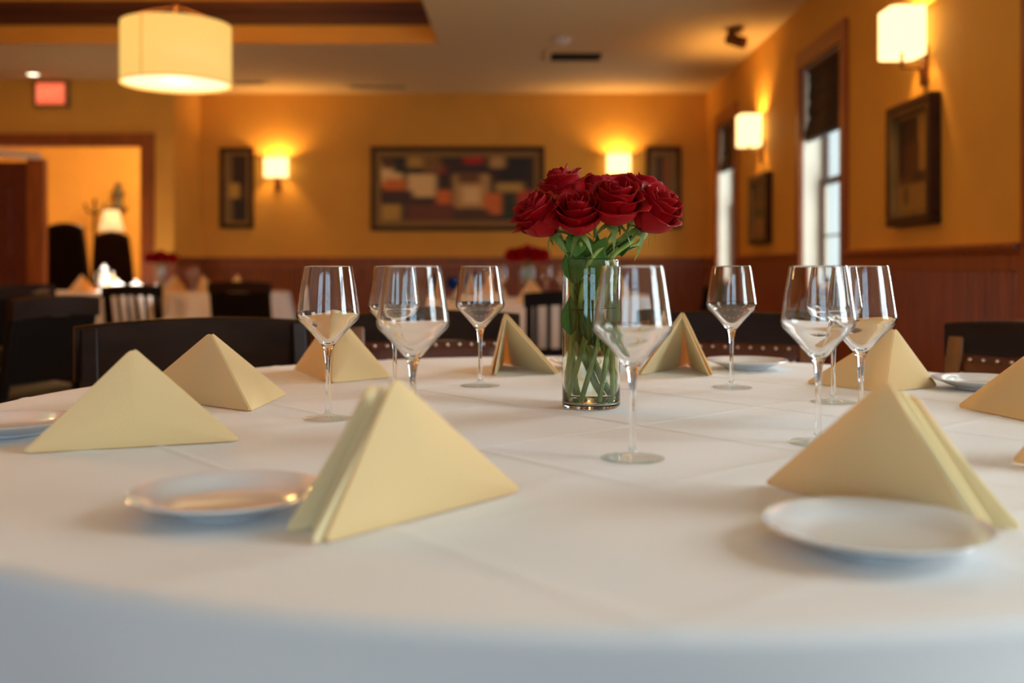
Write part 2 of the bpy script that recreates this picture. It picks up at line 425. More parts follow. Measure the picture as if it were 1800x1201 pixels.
def cloth(name, cx, cy, R, drop, seed, nr, na, creases=True, label='', cat='tablecloth', group=None, nf=15):
    rnd = random.Random(seed); ph = [rnd.uniform(0, 2*PI) for _ in range(6)]
    bm = NB(); rings = []
    ctr = bm.verts.new((cx, cy, TZ-0.0012))
    rad = [R*(i+1)/nr for i in range(nr-1)] 
    path = [(r, 0.0, 0.0) for r in rad]
    er = 0.014
    for k in range(1, 7):
        an = PI/2*k/6; path.append((R-er+er*math.sin(an)+0.002, er*(1-math.cos(an)), 0.02*k/6))
    nd = 18
    for k in range(1, nd+1): path.append((R+0.002, er+(drop-er)*k/nd, k/nd))
    path.sort(key=lambda q: (q[1], q[0]))
    path = [p for p in path if not (p[1] == 0 and p[0] > R-er)]
    for (r, dz, s) in path:
        ring = []
        for j in range(na):
            th = 2*PI*j/na
            f = 0.5+0.5*math.sin(nf*th+1.2*math.sin(3*th+ph[0])+ph[1])
            f2 = math.sin(9*th+ph[2])*0.5+math.sin(5*th+ph[3])*0.5
            rr = r+(s**0.8)*(0.075*f+0.03*f2)
            x, y = cx+rr*math.cos(th), cy+rr*math.sin(th)
            z = TZ-0.0012-dz
            if creases: z += crease(x, y)*max(0, 1-dz/0.02)
            ring.append(bm.verts.new((x, y, z)))
        rings.append(ring)
    for j in range(na): bm.faces.new((ctr, rings[0][j], rings[0][(j+1)%na]))
    for A, B in zip(rings[:-1], rings[1:]):
        for j in range(na): bm.faces.new((A[j], B[j], B[(j+1)%na], A[(j+1)%na]))
    o = obj(name, bm, m_cloth); solid(o, 0.001, 0)
    tag(o, label, cat, group); return o
cloth('tablecloth', TC.x, TC.y, TR, 0.27, 3, 230, 420, True, 'white tablecloth with soft fold creases covering the large front table')

# ------------------------------------------------------------------ plates
pl = thing('bread_plate', (0, 0, TZ), '', 'plate', 'small white bread plates on the front table')
Rp = 0.0875
prof = [(0, 0.004), (0.034, 0.004), (0.036, 0.001), (0.044, 0.001), (0.046, 0.004), (0.058, 0.0065), (0.074, 0.0135), (Rp-0.002, 0.0172), (Rp, 0.0185), (Rp-0.0012, 0.0197),
        (0.076, 0.0175), (0.063, 0.0115), (0.056, 0.0085), (0.046, 0.0068), (0, 0.0066)]
pv = [Vector((p[0], 0, p[1])) for p in prof]
obj('dish', lathe(NB(), prof, 72), m_porc, pl)
obj('foot_ring', lathe(NB(), [(0.036, 0.0003), (0.044, 0.0003), (0.044, 0.003), (0.036, 0.003)], 48, True), m_porc, pl)
plates = [(-0.262, 0.920, 'small white bread plate beside the tall cream napkin at front centre'),
          (0.2785, 0.802, 'white bread plate standing in front of the layered cream napkin at right front'),
          (-0.672, 1.343, 'pale bread plate half hidden behind the broad cream napkin, cut by the left edge'),
          (0.486, 2.20, 'white bread plate behind the lone slim wine glass right of the roses'),
          (0.828, 1.837, 'white bread plate below the nailhead chair at right, between two golden napkins'),
          (0.150, 2.20, 'white bread plate at the far table edge hidden behind the rose vase')]
for i, (x, y, lb) in enumerate(plates):
    if i == 0: pl.location = (x, y, TZ+0.0002); pl['label'] = lb
    else: dup(pl, (x, y, TZ+0.0002), 0, lb)

# ------------------------------------------------------------------ napkins
def rounded(pts, rads, n=6):
    """outline of a polygon in 3d with rounded corners"""
    out = []; m = len(pts)
    for i in range(m):
        P, A, B = pts[i], pts[i-1], pts[(i+1) % m]; r = rads[i]
        u, v = (A-P), (B-P); r = min(r, u.length*0.45, v.length*0.45); u.normalize(); v.normalize()
        a, b = P+u*r, P+v*r
        for k in range(n+1):
            s = k/n; out.append(a*(1-s)**2+P*2*s*(1-s)+b*s*s)
    return out
def sheet(bm, tri, rads, th, bulge=0.0, side=1, nring=7):
    """one stiff folded layer: thick, rounded edges, slightly bulged"""
    tri = [Vector(p) for p in tri]
    nrm = (tri[1]-tri[0]).cross(tri[2]-tri[0]).normalized()*side
    out = []
    base = rounded(tri, rads)
    for i in range(len(base)):                        # resample edges
        a, b = base[i], base[(i+1) % len(base)]; L = (b-a).length; k = max(1, int(L/0.012))
        for j in range(k): out.append(a+(b-a)*j/k)
    C = sum(out, Vector())/len(out); rows = []
    for (sg) in (1, -1):
        rr = []
        for q in range(1, nring+1):
            rho = q/nring; ring = []
            for p in out:
                hh = th/2*(1.0 if rho < 0.985 else 0.6)
                P = C+(p-C)*(rho if q < nring else 0.997)+nrm*(bulge*(1-rho**2)+sg*hh)
                ring.append(bm.verts.new(P))
            rr.append(ring)
        c = bm.verts.new(C+nrm*(bulge+sg*th/2)); rows.append((c, rr))
    edge = [bm.verts.new(p) for p in out]; N = len(out)
    for (c, rr), fl in zip(rows, (False, True)):
        for j in range(N):
            n = (j+1) % N
            f = [c, rr[0][j], rr[0][n]]; bm.faces.new(f[::-1] if fl else f)
            for A, B in zip(rr[:-1]+[rr[-1]], rr[1:]+[edge]):
                f = [A[j], B[j], B[n], A[n]]; bm.faces.new(f[::-1] if fl else f)
    return bm
def napkin(label, A, F, L, R, fan=0.010, bul=0.006, A2=None, mids=()):
    A2 = Vector(A2 if A2 is not None else A)
    A, F, L, R = [Vector(p) for p in (A, F, L, R)]
    c = (F+L+R)/3; root = thing('folded_napkin', (c.x, c.y, TZ), label, 'napkin', 'cream napkins standing as pyramids on the front table')
    O = Vector((c.x, c.y, TZ)); A, F, L, R, A2 = A-O, F-O, L-O, R-O, A2-O
    th = 0.0046; lift = Vector((0, 0, th*0.15))
    mid = (L+R)/2
    for (P, Q, A) in ((L, R, A), (R, L, A2)):
        bm = NB()
        n = (F-A).cross(P-A).normalized()
        side = 1 if n.dot((P-mid)) >= 0 else -1       # outwards, away from the other wing
        sheet(bm, [A+lift, F+lift, P+lift], [0.010, 0.010, 0.010], th, bul, side)
        wing = obj('wing', bm, m_nap, root)
        # inner layer peeping out behind the open edge
        bm = NB(); inw = (Q-P)
        inw = inw.normalized()*min(fan, inw.length*0.3) if inw.length > 1e-6 else Vector()
        out_ = (P-F).normalized()*0.010
        P2 = P+inw+out_; A2 = A+inw*0.25-Vector((0, 0, 0.004)); F2 = F+(P-F)*0.2+inw*0.4
        sheet(bm, [A2+lift, F2+lift, P2+lift], [0.012, 0.01, 0.008], th*0.8, bul*0.4, side)
        obj('inner_fold', bm, m_hem, wing)
    for (a, p) in mids:
        bm = NB(); sheet(bm, [Vector(a)-O, F+(Vector(p)-O-F)*0.3, Vector(p)-O+lift], [0.012, 0.01, 0.008], th, bul*0.5, 1)
        obj('inner_fold', bm, m_hem, root)
    return root
def AH(px, py, d): return AT(px, py, d)
NAPS = []
napkin('tall cream napkin at front centre, folds open to the left, beside the bread plate',
       AH(694, 662, 0.885), G(917, 864), G(568, 957), G(513, 932), 0.006, A2=AT(650, 673, 0.91), mids=[(AT(674, 668, 0.897), G(545, 946))])
napkin('layered cream napkin behind the right front bread plate, folds fanned open to the right',
       AH(1560, 664, 0.90), G(1342, 852), G(1712, 938), G(1788, 930), 0.006, A2=AT(1604, 690, 0.93), mids=[(AT(1582, 676, 0.915), G(1750, 936))])
napkin('broad cream napkin at left, a single flat triangle face towards us',
       AH(233, 612, 1.245), G(422, 776), G(40, 798), (-0.50, 1.40, TZ))
napkin('cream napkin with a slanting ridge just behind the broad flat one at left',
       AH(370, 585, 1.66), G(441, 724), G(238, 696), G(503, 694))
napkin('cream napkin behind the leftmost wine glass near the far left table edge',
       AH(588, 548, 2.07), G(582, 674), G(517, 650), G(688, 664))
napkin('golden napkin with white edge, left of the rose vase at the far side',
       AH(888, 550, 2.08), (-0.040, 2.30, TZ), G(862, 660), G(984, 658))
napkin('golden napkin open towards us, right of the rose vase at the far side',
       AH(1200, 548, 2.08), (0.37, 2.27, TZ), G(1120, 659), G(1254, 661))
napkin('golden napkin half in shade behind the cluster of three wine glasses at right',
       AH(1572, 576, 1.85), G(1556, 690), G(1416, 674), G(1648, 680))
napkin('golden napkin at the right edge, its long slope rising out of the picture',
       AH(1862, 582, 1.58), G(1682, 716), G(1860, 752), (0.96, 1.68, TZ))
napkin('cream napkin corner poking in at the right edge below the others',
       AH(1915, 650, 1.10), G(1778, 815), G(1960, 838), (0.70, 1.22, TZ))

# ------------------------------------------------------------------ wine glasses
H = 0.22
outer = [(0.0345, 0.2200), (0.0372, 0.205), (0.0398, 0.188), (0.0425, 0.170), (0.0443, 0.1575), (0.04495, 0.1515), (0.0442, 0.1462), (0.0415, 0.1415), (0.0335, 0.1335), (0.0235, 0.1225), (0.0140, 0.1115), (0.0085, 0.1045), (0.0062, 0.0985)]
inner = [(0.0338, 0.2199), (0.0364, 0.205), (0.0389, 0.188), (0.0415, 0.170), (0.0432, 0.1575), (0.0437, 0.1525), (0.0430, 0.1478), (0.0402, 0.1432), (0.0320, 0.1355), (0.0215, 0.1250), (0.0115, 0.1150), (0.0050, 0.1098), (0.0, 0.1085)]
def sp2(P, n=5): return [(max(0, v.x), v.y) for v in spline([Vector((a, b, 0)) for a, b in P], n)]
outs = sp2(outer); ins = sp2(inner)
stem = sp2([(0.0062, 0.0985), (0.0049, 0.090), (0.0039, 0.076), (0.0035, 0.055), (0.0036, 0.030), (0.0042, 0.014), (0.0062, 0.0078)])
foot = sp2([(0.0062, 0.0078), (0.0110, 0.0055), (0.0200, 0.0036), (0.0300, 0.0022), (0.0355, 0.0016), (0.0368, 0.0010), (0.0362, 0.0003)], 4)+[(0.02, 0.0008), (0.0, 0.0012)]
gl = thing('wine_glass', (0, 0, TZ), '', 'wine glass', 'empty wine glasses on the front table')
rim = [(0.0345, 0.2200), (0.0342, 0.2203), (0.0338, 0.2199)]
bm = NB(); lathe(bm, outs[::-1]+rim[1:2]+ins, 72); obj('bowl', bm, m_glass, gl, recalc=False)
bm = NB(); lathe(bm, stem[::-1], 40); obj('stem', bm, m_glass, gl, recalc=False)
bm = NB(); lathe(bm, foot[::-1], 56); obj('foot', bm, m_foot, gl, recalc=False)
for ch in gl.children:
    try: ch.data.set_sharp_from_angle(angle=math.radians(75))
    except Exception: pass
GL = [(577, 269, 'leftmost wine glass, standing in front of a cream napkin'),
      (694, 226, 'wine glass half hidden behind the larger one at left of centre'),
      (726, 313, 'wine glass rising from behind the tall front napkin at left of centre'),
      (844, 211, 'small looking far wine glass beside the golden napkin left of the roses'),
      (1112, 339, 'large near wine glass overlapping the right side of the rose vase'),
      (1286, 214, 'lone slim wine glass standing right of the roses by a far bread plate'),
      (1438, 312, 'front left wine glass of the cluster at right, beside the layered napkin'),
      (1465, 240, 'rear wine glass in the middle of the cluster at right'),
      (1513, 292, 'right hand wine glass of the cluster, in front of a golden napkin')]
for i, (px, dy, lb) in enumerate(GL):
    d = FPX*H/dy; p = ((px-CX)/FPX*d, d, TZ+0.0004)
    if i == 0: gl.location = p; gl['label'] = lb
    else: dup(gl, p, 0.7*i, lb)

# ------------------------------------------------------------------ vase and roses
VX, VY, VR, VH = 0.1105, 1.604, 0.0452, 0.231
va = thing('cylinder_vase', (VX, VY, TZ+0.0004), 'clear glass cylinder vase of water holding the red roses', 'vase')
vprof = [(0, 0.0), (VR-0.003, 0.0), (VR, 0.003)]+[(VR, 0.003+(VH-0.005)*k/8) for k in range(1, 9)]+[(VR-0.0013, VH), (VR-0.0026, VH-0.001)]+[(VR-0.0026, VH-0.001-(VH-0.011)*k/8) for k in range(1, 9)]+[(VR-0.006, 0.006), (0, 0.0055)]
obj('glass_cylinder', lathe(NB(), vprof, 72), m_vase, va)
WL = 0.152
wprof = [(0, 0.0057), (VR-0.0066, 0.0063), (VR-0.0028, 0.0105), (VR-0.0028, WL+0.0015), (VR-0.0045, WL), (0, WL)]
obj('water', lathe(NB(), wprof, 72), m_water, va)

R_ = math.radians
def petal(bm, R, Ht, phi, W, roll, seed, base=0.10, lean=0.0):
    rnd = random.Random(seed); a1, a2, a3 = [rnd.uniform(0, 6.28) for _ in range(3)]
    nu, nv = 12, 12
    def fn(u, v):
        uu = 2*u-1
        tip = 1-0.20*abs(uu)**2.6                      # rounded top outline
        vv = v*tip
        wv = W*(0.28+0.72*math.sin(min(1, vv*1.25)*PI/2))*(1 if vv < 0.7 else 1-0.55*((vv-0.7)/0.3)**2)
        ang = phi+uu*wv
        rho = base+(R-base)*(1-(1-min(1, vv*1.35))**2.0)
        h = Ht*(vv**1.05)
        rho *= 1-0.10*vv*vv
        if vv > 0.68:
            q = (vv-0.68)/0.32; rho += roll*q**1.6*(1+0.25*math.sin(3*uu+a1)); h -= roll*0.55*q**2.4
        rho += 0.025*math.sin(4*uu+a2)*vv+lean*abs(uu)*vv*0.3
        h += 0.03*math.sin(5*uu+a3)*vv**3
        if vv > 0.92*tip: rho += 0.02*math.sin(13*uu+a2); h += 0.016*math.sin(11*uu+a1)
        return Vector((rho*math.cos(ang), rho*math.sin(ang), h))
    grid(bm, fn, nu, nv)
def rose_head(seed):
    bm = NB(); rnd = random.Random(seed); k = 0
    for (n, R, Ht, W, roll, off) in ((2, 0.13, 1.00, 2.3, 0.00, 0), (3, 0.28, 1.05, 1.6, 0.03, 0.5), (3, 0.46, 1.07, 1.5, 0.09, 1.2), (4, 0.66, 1.03, 1.25, 0.17, 0.3), (4, 0.84, 0.93, 1.2, 0.26, 0.9), (5, 0.96, 0.74, 1.05, 0.34, 0.2)):
        for i in range(n):
            k += 1
            petal(bm, R*rnd.uniform(0.94, 1.06), Ht*rnd.uniform(0.95, 1.05)*1.74, off+2*PI*i/n+rnd.uniform(-0.18, 0.18), W, roll*rnd.uniform(0.8, 1.25), seed*100+k)
    return bm
def leafmesh(L, Wd, curl):
    bm = NB()
    def fn(u, v):
        x = (2*u-1); wv = Wd*math.sin(PI*min(1, max(0.0, v))**0.85)*(1-0.25*v)
        wv *= 1+0.05*math.sin(v*40)
        return Vector((x*wv, v*L, -curl*L*v*v+0.18*abs(x)*wv))
    grid(bm, fn, 8, 18); return bm
HEADS = [bpy.data.meshes.new('petals') for _ in range(3)]
for i, me in enumerate(HEADS):
    b = rose_head(11+i); b.to_mesh(me); b.free(); me.materials.append(m_red)
    me.polygons.foreach_set('use_smooth', [True]*len(me.polygons))
def basis(ax, spin):
    z = Vector(ax).normalized(); x = Vector((0, 1, 0)).cross(z)
    x = x.normalized() if x.length > 1e-4 else Vector((1, 0, 0)); y = z.cross(x)
    return Matrix((x, y, z)).transposed().to_4x4() @ Matrix.Rotation(spin, 4, 'Z')
VC = Vector((VX, VY, TZ))
def rose(px, py, d, ax, size, spin, foot_ang, label, mesh=0, leaves=(), center=None, hgt=0.034, group='red roses in the front vase'):
    c = AT(px, py, d); z = Vector(ax).normalized(); b = c-z*hgt
    vc = VC if center is None else center
    root = thing('red_rose', vc+Vector((0, 0, 0.02)), label, 'rose', group); O = root.location.copy()
    M = Matrix.Translation(b-O) @ basis(ax, spin)
    o = bpy.data.objects.new('petals', HEADS[mesh]); COL.objects.link(o); o.parent = root
    o.matrix_local = M @ Matrix.Scale(size, 4)
    o.modifiers.new('thick', 'SOLIDIFY').thickness = 0.012
    bm = NB()                                          # sepals and hip
    lathe(bm, [(0, -0.25), (0.14, -0.2), (0.22, -0.08), (0.20, 0.02), (0.1, 0.06), (0, 0.06)], 14)
    for k in range(5):
        a = 2*PI*k/5+0.3
        def fs(u, v, a=a, k=k):
            wv = 0.16*(1-v)**0.7*(0.55+0.45*min(1, v*4)); r = 0.16+0.62*v; h = 0.0+0.06*v-(0.55+0.12*k)*v*v
            an = a+(2*u-1)*wv/max(r, 0.2)
            return Vector((r*math.cos(an), r*math.sin(an), h))
        grid(bm, fs, 2, 8)
    se = obj('sepals', bm, m_sepal, root); se.matrix_local = M @ Matrix.Scale(size, 4)
    na_ = foot_ang+2.0; ma_ = foot_ang+1.0
    neck = vc+Vector((0.033*math.cos(na_), 0.031*math.sin(na_), VH-0.012))
    ft = vc+Vector((0.034*math.cos(foot_ang), 0.034*math.sin(foot_ang), 0.0105))
    md = vc+Vector((0.024*math.cos(ma_), 0.024*math.sin(ma_), VH*0.5))
    e = (b-neck).length
    P = spline([b-z*0.006*0, b-z*e*0.30, neck, md, ft], 8)
    st = obj('stem', tube(NB(), [p-O for p in P], 0.0038, 8), m_stem, root)
    for (hz, sc) in ((0.74, 1.15), (0.50, 0.95), (1.10, 0.95)):   # leaves along the stem
        a = na_+(0.5 if hz > 0.6 else -0.5)
        rr = 0.014 if hz < 1 else 0.024
        p = vc+Vector((rr*math.cos(a), rr*math.sin(a), VH*hz-0.02))
        lf = obj('leaf', leafmesh(0.052*sc, 0.016*sc, 0.15), m_leaf, root); solid(lf, 0.0006)
        lf.location = p-O; lf.rotation_euler = (R_(74 if hz < 1 else 45), 0, a-PI/2)
    for (lpx, lpy, ld, rz, rx, L, Wd, cu) in leaves:
        lp = AT(lpx, lpy, ld)-O
        lf = obj('leaf', leafmesh(L, Wd, cu), m_leaf, root); solid(lf, 0.0006)
        lf.location = lp; lf.rotation_euler = (rx, 0, rz)
    return root
rose(951, 382, 1.555, (-0.62, -0.30, 0.75), 0.0385, 0.4, 0.2, 'red rose leaning out at the far left of the bouquet', 0,
     [(1012, 452, 1.565, R_(10), R_(100), 0.055, 0.019, 0.1)])
rose(1017, 378, 1.530, (-0.10, -0.62, 0.80), 0.0375, 1.2, 1.2, 'red rose bud facing us, second from left in the bouquet', 1,
     [(1010, 500, 1.575, R_(-6), R_(82), 0.070, 0.022, 0.05), (1052, 505, 1.570, R_(4), R_(84), 0.082, 0.017, 0.04), (1003, 590, 1.574, R_(-4), R_(86), 0.062, 0.017, 0.05), (1034, 600, 1.568, R_(8), R_(88), 0.070, 0.016, 0.03), (1072, 585, 1.574, R_(5), R_(84), 0.066, 0.016, 0.05)])
rose(1082, 360, 1.535, (0.06, -0.60, 0.85), 0.0410, 2.0, 2.5, 'large open red rose at centre right of the bouquet', 2,
     [(1092, 452, 1.590, R_(-40), R_(60), 0.050, 0.013, 0.1)])
rose(1147, 374, 1.560, (0.55, -0.42, 0.78), 0.0410, 0.1, 3.4, 'full red rose at the far right of the bouquet', 0,
     [(1075, 455, 1.600, R_(-58), R_(28), 0.062, 0.012, 0.15), (1062, 612, 1.585, R_(-160), R_(60), 0.035, 0.013, 0.1)])
rose(991, 335, 1.625, (-0.34, -0.12, 0.93), 0.0385, 0.9, 4.2, 'red rose topping the left of the bouquet, above its front buds', 1)
rose(1048, 345, 1.650, (0.0, 0.05, 1.0), 0.0370, 2.6, 5.0, 'dark red rose at the back centre of the bouquet', 2)
rose(1122, 346, 1.640, (0.32, 0.05, 0.95), 0.0380, 3.0, 5.7, 'red rose at the top right back of the bouquet', 0,
     [(1030, 470, 1.640, R_(20), R_(70), 0.06, 0.02, 0.1)])
rose(956, 362, 1.655, (-0.45, 0.25, 0.86), 0.0320, 1.7, 0.9, 'red rose tucked behind the leftmost bloom', 1)
rose(1156, 360, 1.660, (0.48, 0.30, 0.83), 0.0330, 2.2, 1.9, 'red rose tucked behind the full right bloom', 2)

# ------------------------------------------------------------------ chairs
def crest_bm(w, h, th, zt, y, arch, curve, n=16):
    bm = NB()
    def sec(u):
        x = -w/2+w*u; yy = y+curve*(1-(2*u-1)**2); zz = zt-arch*(2*u-1)**2
        return [Vector((x, yy-th/2, zz-h)), Vector((x, yy+th/2, zz-h)), Vector((x, yy+th/2, zz-0.006)), Vector((x, yy+th/2-0.006, zz)), Vector((x, yy-th/2+0.006, zz)), Vector((x, yy-th/2, zz-0.006))]
    R = [[bm.verts.new(p) for p in sec(i/n)] for i in range(n+1)]
    for A, B in zip(R[:-1], R[1:]):
        for k in range(6): bm.faces.new((A[k], A[(k+1)%6], B[(k+1)%6], B[k]))
    bm.faces.new(R[0]); bm.faces.new(R[-1][::-1]); return bm
def chair_base(t, wood, seatm, w=0.46):
    """local frame: origin on the floor under the seat centre, front = -y, back = +y"""
    bm = NB(); box(bm, -w/2, w/2, -0.22, 0.20, 0.40, 0.445); obj('seat_frame', bm, wood, t, bevel=0.006)
    bm = NB()
    def fn(u, v):
        x = 2*u-1; y = 2*v-1; e = (1-abs(x)**6)*(1-abs(y)**6)
        return Vector((x*(w/2-0.01), -0.01+y*0.205, 0.445+0.035*max(0, e)**0.4))
    grid(bm, fn, 14, 14); obj('seat', bm, seatm, t)
    for sx in (-1, 1):
        bm = NB(); beam(bm, (sx*(w/2-0.025), -0.195, 0.0), (sx*(w/2-0.025), -0.195, 0.40), 0.030, 0.030, Vector((0,1,0)), 0.044, 0.044); obj('leg', bm, wood, t, bevel=0.004)
NAIL = bpy.data.meshes.new('nailhead'); _b = ball(NB(), Vector((0, 0, 0)), 0.0050, 10, 8); _b.to_mesh(NAIL); _b.free(); NAIL.materials.append(m_brass)
NAIL.polygons.foreach_set('use_smooth', [True]*len(NAIL.polygons))
def leather_chair(label, group, x, y, face, zt=0.858, nails=False, lm=None, post=None):
    t = thing('leather_back_chair', (0, 0, 0), label, 'chair', group); w = 0.47; lm = lm or m_leather; post = post or m_post
    chair_base(t, m_chair, lm, w)
    for sx in (-1, 1):
        bm = NB(); beam(bm, (sx*(w/2-0.022), 0.25, 0.0), (sx*(w/2-0.022), 0.185, 0.44), 0.036, 0.042, Vector((0,1,0)))
        obj('leg', bm, m_chair, t, bevel=0.004)
        bm = NB(); beam(bm, (sx*(w/2-0.022), 0.185, 0.44), (sx*(w/2-0.022), 0.262, zt-0.045), 0.040, 0.036, Vector((0,1,0)))
        obj('back_post', bm, post, t, bevel=0.005)
    obj('crest_rail', crest_bm(w+0.015, 0.082, 0.034, zt, 0.262, 0.012, 0.012), m_chair, t)
    def yb(z): return 0.185+(z-0.44)/(zt-0.045-0.44)*0.077
    bm = NB(); z0, z1 = 0.50, zt-0.085
    def fn(u, v):
        x = 2*u-1; z = z0+(z1-z0)*v; e = max(0, (1-abs(x)**8)*(1-abs(2*v-1)**8))**0.35
        return Vector((x*(w/2-0.040), yb(z)-0.006-0.020*e+0.010*(1-x*x), z))
    grid(bm, fn, 16, 16)
    def fn2(u, v):
        x = 2*u-1; z = z0+(z1-z0)*v
        return Vector((x*(w/2-0.040), yb(z)+0.010+0.010*(1-x*x), z))
    grid(bm, fn2, 8, 8)
    bp = obj('back_panel', bm, lm, t)
    if nails:
        spots = [fn(0.03+0.94*(k+0.5)/11, 0.965) for k in range(11)]+[fn(u, 0.14+0.80*k/8) for k in range(8) for u in (0.035, 0.965)]
        for p in spots:
            o = bpy.data.objects.new('nailhead', NAIL); COL.objects.link(o); o.parent = bp; o.location = p+Vector((0, -0.002, 0))
    t.rotation_euler = (0, 0, face); t.location = (x, y, 0)
    return t
def slat_chair(label, group, x, y, face, zt=0.85, crest=0.075, w=0.46, wood=None, ns=6):
    wood = wood or m_chair
    t = thing('slat_back_chair', (0, 0, 0), label, 'chair', group)
    chair_base(t, wood, m_leather, w)
    for sx in (-1, 1):
        bm = NB(); beam(bm, (sx*(w/2-0.02), 0.25, 0.0), (sx*(w/2-0.02), 0.185, 0.44), 0.036, 0.040, Vector((0,1,0))); obj('leg', bm, wood, t, bevel=0.004)
        bm = NB(); beam(bm, (sx*(w/2-0.02), 0.185, 0.44), (sx*(w/2-0.02), 0.255, zt-0.02), 0.036, 0.034, Vector((0,1,0))); obj('back_post', bm, wood, t, bevel=0.004)
    obj('crest_rail', crest_bm(w+0.02, crest, 0.030, zt, 0.255, 0.014, 0.02), wood, t)
    bm = NB(); box(bm, -w/2+0.03, w/2-0.03, 0.188, 0.212, 0.50, 0.54); obj('lower_rail', bm, wood, t, bevel=0.004)
    for k in range(ns):
        xx = -w/2+0.055+(w-0.11)*k/(ns-1); bm = NB()
        beam(bm, (xx, 0.200, 0.53), (xx, 0.262, zt-crest+0.004), 0.024, 0.014, Vector((0,1,0))); obj('slat', bm, wood, t)
    t.rotation_euler = (0, 0, face); t.location = (x, y, 0)
    return t
def face_to(x, y, tx, ty):                              # local -y points at the target
    return math.atan2(ty-y, tx-x)+PI/2
def back_at(fn, label, group, bx, by, face, **k):        # position given for the backrest, not the seat
    off = Vector((0, 0.26, 0)); off.rotate(Matrix.Rotation(face, 3, 'Z'))
    return fn(label, group, bx-off.x, by-off.y, face, **k)
g1 = 'chairs around the front table'
back_at(slat_chair, 'dark wooden chair with a broad curved top rail behind the two cream napkins at left', g1, -0.78, 2.47, math.atan2(0.5, 0.87)*1.0, crest=0.125, w=0.53, zt=0.856, ns=4)
back_at(leather_chair, 'leather chair with brass nails behind the pair of wine glasses left of the roses', g1, -0.24, 2.83, face_to(-0.24, 2.83, TC.x, TC.y), nails=True)
back_at(leather_chair, 'leather chair with a row of brass nails behind the lone slim wine glass', g1, 0.555, 2.76, face_to(0.555, 2.76, TC.x, TC.y), nails=True)
back_at(leather_chair, 'leather chair with brass nails at the right edge before the wood panelling', g1, 1.17, 2.28, face_to(1.17, 2.28, TC.x, TC.y), zt=0.855, nails=True)
g2 = 'chairs in the background of the dining room'
back_at(leather_chair, 'dark chair seen from behind at left, just above the broad cream napkin', g2, -1.93, 4.25, R_(-108), zt=0.858, lm=m_black, post=m_black)
back_at(leather_chair, 'brown leather chair seen side-on at left, beside a darker chair', g2, -2.35, 5.0, R_(-72), zt=0.866)
back_at(leather_chair, 'black chair at the left edge in front of the door leaf', g2, -3.02, 6.2, R_(-112), zt=0.872, lm=m_black, post=m_black)
back_at(slat_chair, 'black slat chair below the sparkling tableware at back left', g2, (231-CX)/FPX*7.9, 7.9, R_(180), crest=0.085, wood=m_black, zt=0.838, w=0.45)
back_at(leather_chair, 'black solid-backed chair at the white back table below the small picture', g2, (418-CX)/FPX*7.7, 7.75, R_(176), zt=0.865, lm=m_black, post=m_black)
back_at(slat_chair, 'black slat chair in front of the central back table, beside the rose vase', g2, (1000-CX)/FPX*5.4, 5.4, R_(180), crest=0.075, wood=m_black, zt=0.85)
back_at(slat_chair, 'dark chair at the right of the central back table, behind the wine glasses', g2, 1.26, 6.7, R_(-90+0), wood=m_black, zt=0.86)
back_at(slat_chair, 'dark chair at the left side of the central back table', g2, -0.85, 6.3, R_(95), wood=m_chair, zt=0.85)

# ------------------------------------------------------------------ background tables
def back_table(name, x, y, R, label, seed):
    t = thing('round_table', (x, y, 0), 'round dining table under the '+label.replace(' with roses and many glasses',''), 'table', 'background dining tables')
    obj('tabletop', lathe(NB(), [(0, 0.725), (R-0.012, 0.725), (R-0.008, 0.7555), (0, 0.7555)], 48), m_wood, t)
    obj('pedestal', lathe(NB(), [(0, 0), (0.3, 0), (0.3, 0.03), (0.06, 0.1), (0.06, 0.725), (0, 0.725)], 24), m_chair, t)
    return cloth('tablecloth', x, y, R, 0.27, seed, 12, 160, False, label, 'tablecloth', 'white cloths on the background tables', 16)
BT = [('c', 0.16, 6.62, 0.72, 'white cloth on the central back table with roses and many glasses'),
      ('l', (394-CX)/FPX*8.75, 8.75, 0.55, 'white cloth on the back table left of the wood wainscot'),
      ('d', (165-CX)/FPX*9.0, 9.0, 0.48, 'pale cloth on the small table just before the doorway')]
for i, (n, x, y, R, lb) in enumerate(BT): back_table(n, x, y, R, lb, 20+i)
def small_napkin(x, y, a, label, s=1.0):
    root = thing('folded_napkin', (x, y, TZ), label, 'napkin', 'cream napkins on the background tables', a)
    A, F, L, R = Vector((0, 0.0, 0.12*s)), Vector((0, 0.09*s, 0)), Vector((-0.09*s, -0.05*s, 0)), Vector((0.09*s, -0.05*s, 0))
    for P, sg in ((L, 1), (R, -1)):
        bm = NB(); sheet(bm, [A, F, P], [0.008]*3, 0.003, 0.004, sg, 3); obj('wing', bm, m_nap, root)
    return root
cx, cy = BT[0][1], BT[0][2]
sn = None
NPOS = [(cx-0.10, cy-0.52, 'cream napkin nearest us on the central back table', 0.3), (cx+0.42, cy-0.32, 'cream napkin at the right front of the central back table', 0.9), (cx-0.5, cy-0.2, 'cream napkin at the left of the central back table', -0.7),
        (cx+0.2, cy+0.5, 'cream napkin at the far side of the central back table', 2.6), (cx-0.32, cy+0.42, 'cream napkin at the far left side of the central back table', 3.6)]
lx_, ly_ = BT[1][1], BT[1][2]
NPOS += [(lx_-0.38, ly_-0.12, 'cream napkin at the left of the cloth below the small picture', 0.2), (lx_-0.17, ly_-0.05, 'cream napkin standing mid table beside the dark solid-backed chair', 0.8), (lx_+0.06, ly_+0.2, 'rounded cream napkin above the dark solid-backed chair', 2.0)]
dx_, dy_ = BT[2][1], BT[2][2]
NPOS += [(dx_-0.02, dy_-0.2, 'golden napkin on the small table before the doorway', 0.4), (dx_+0.2, dy_-0.1, 'golden napkin right of another on the table before the doorway', 1.2)]
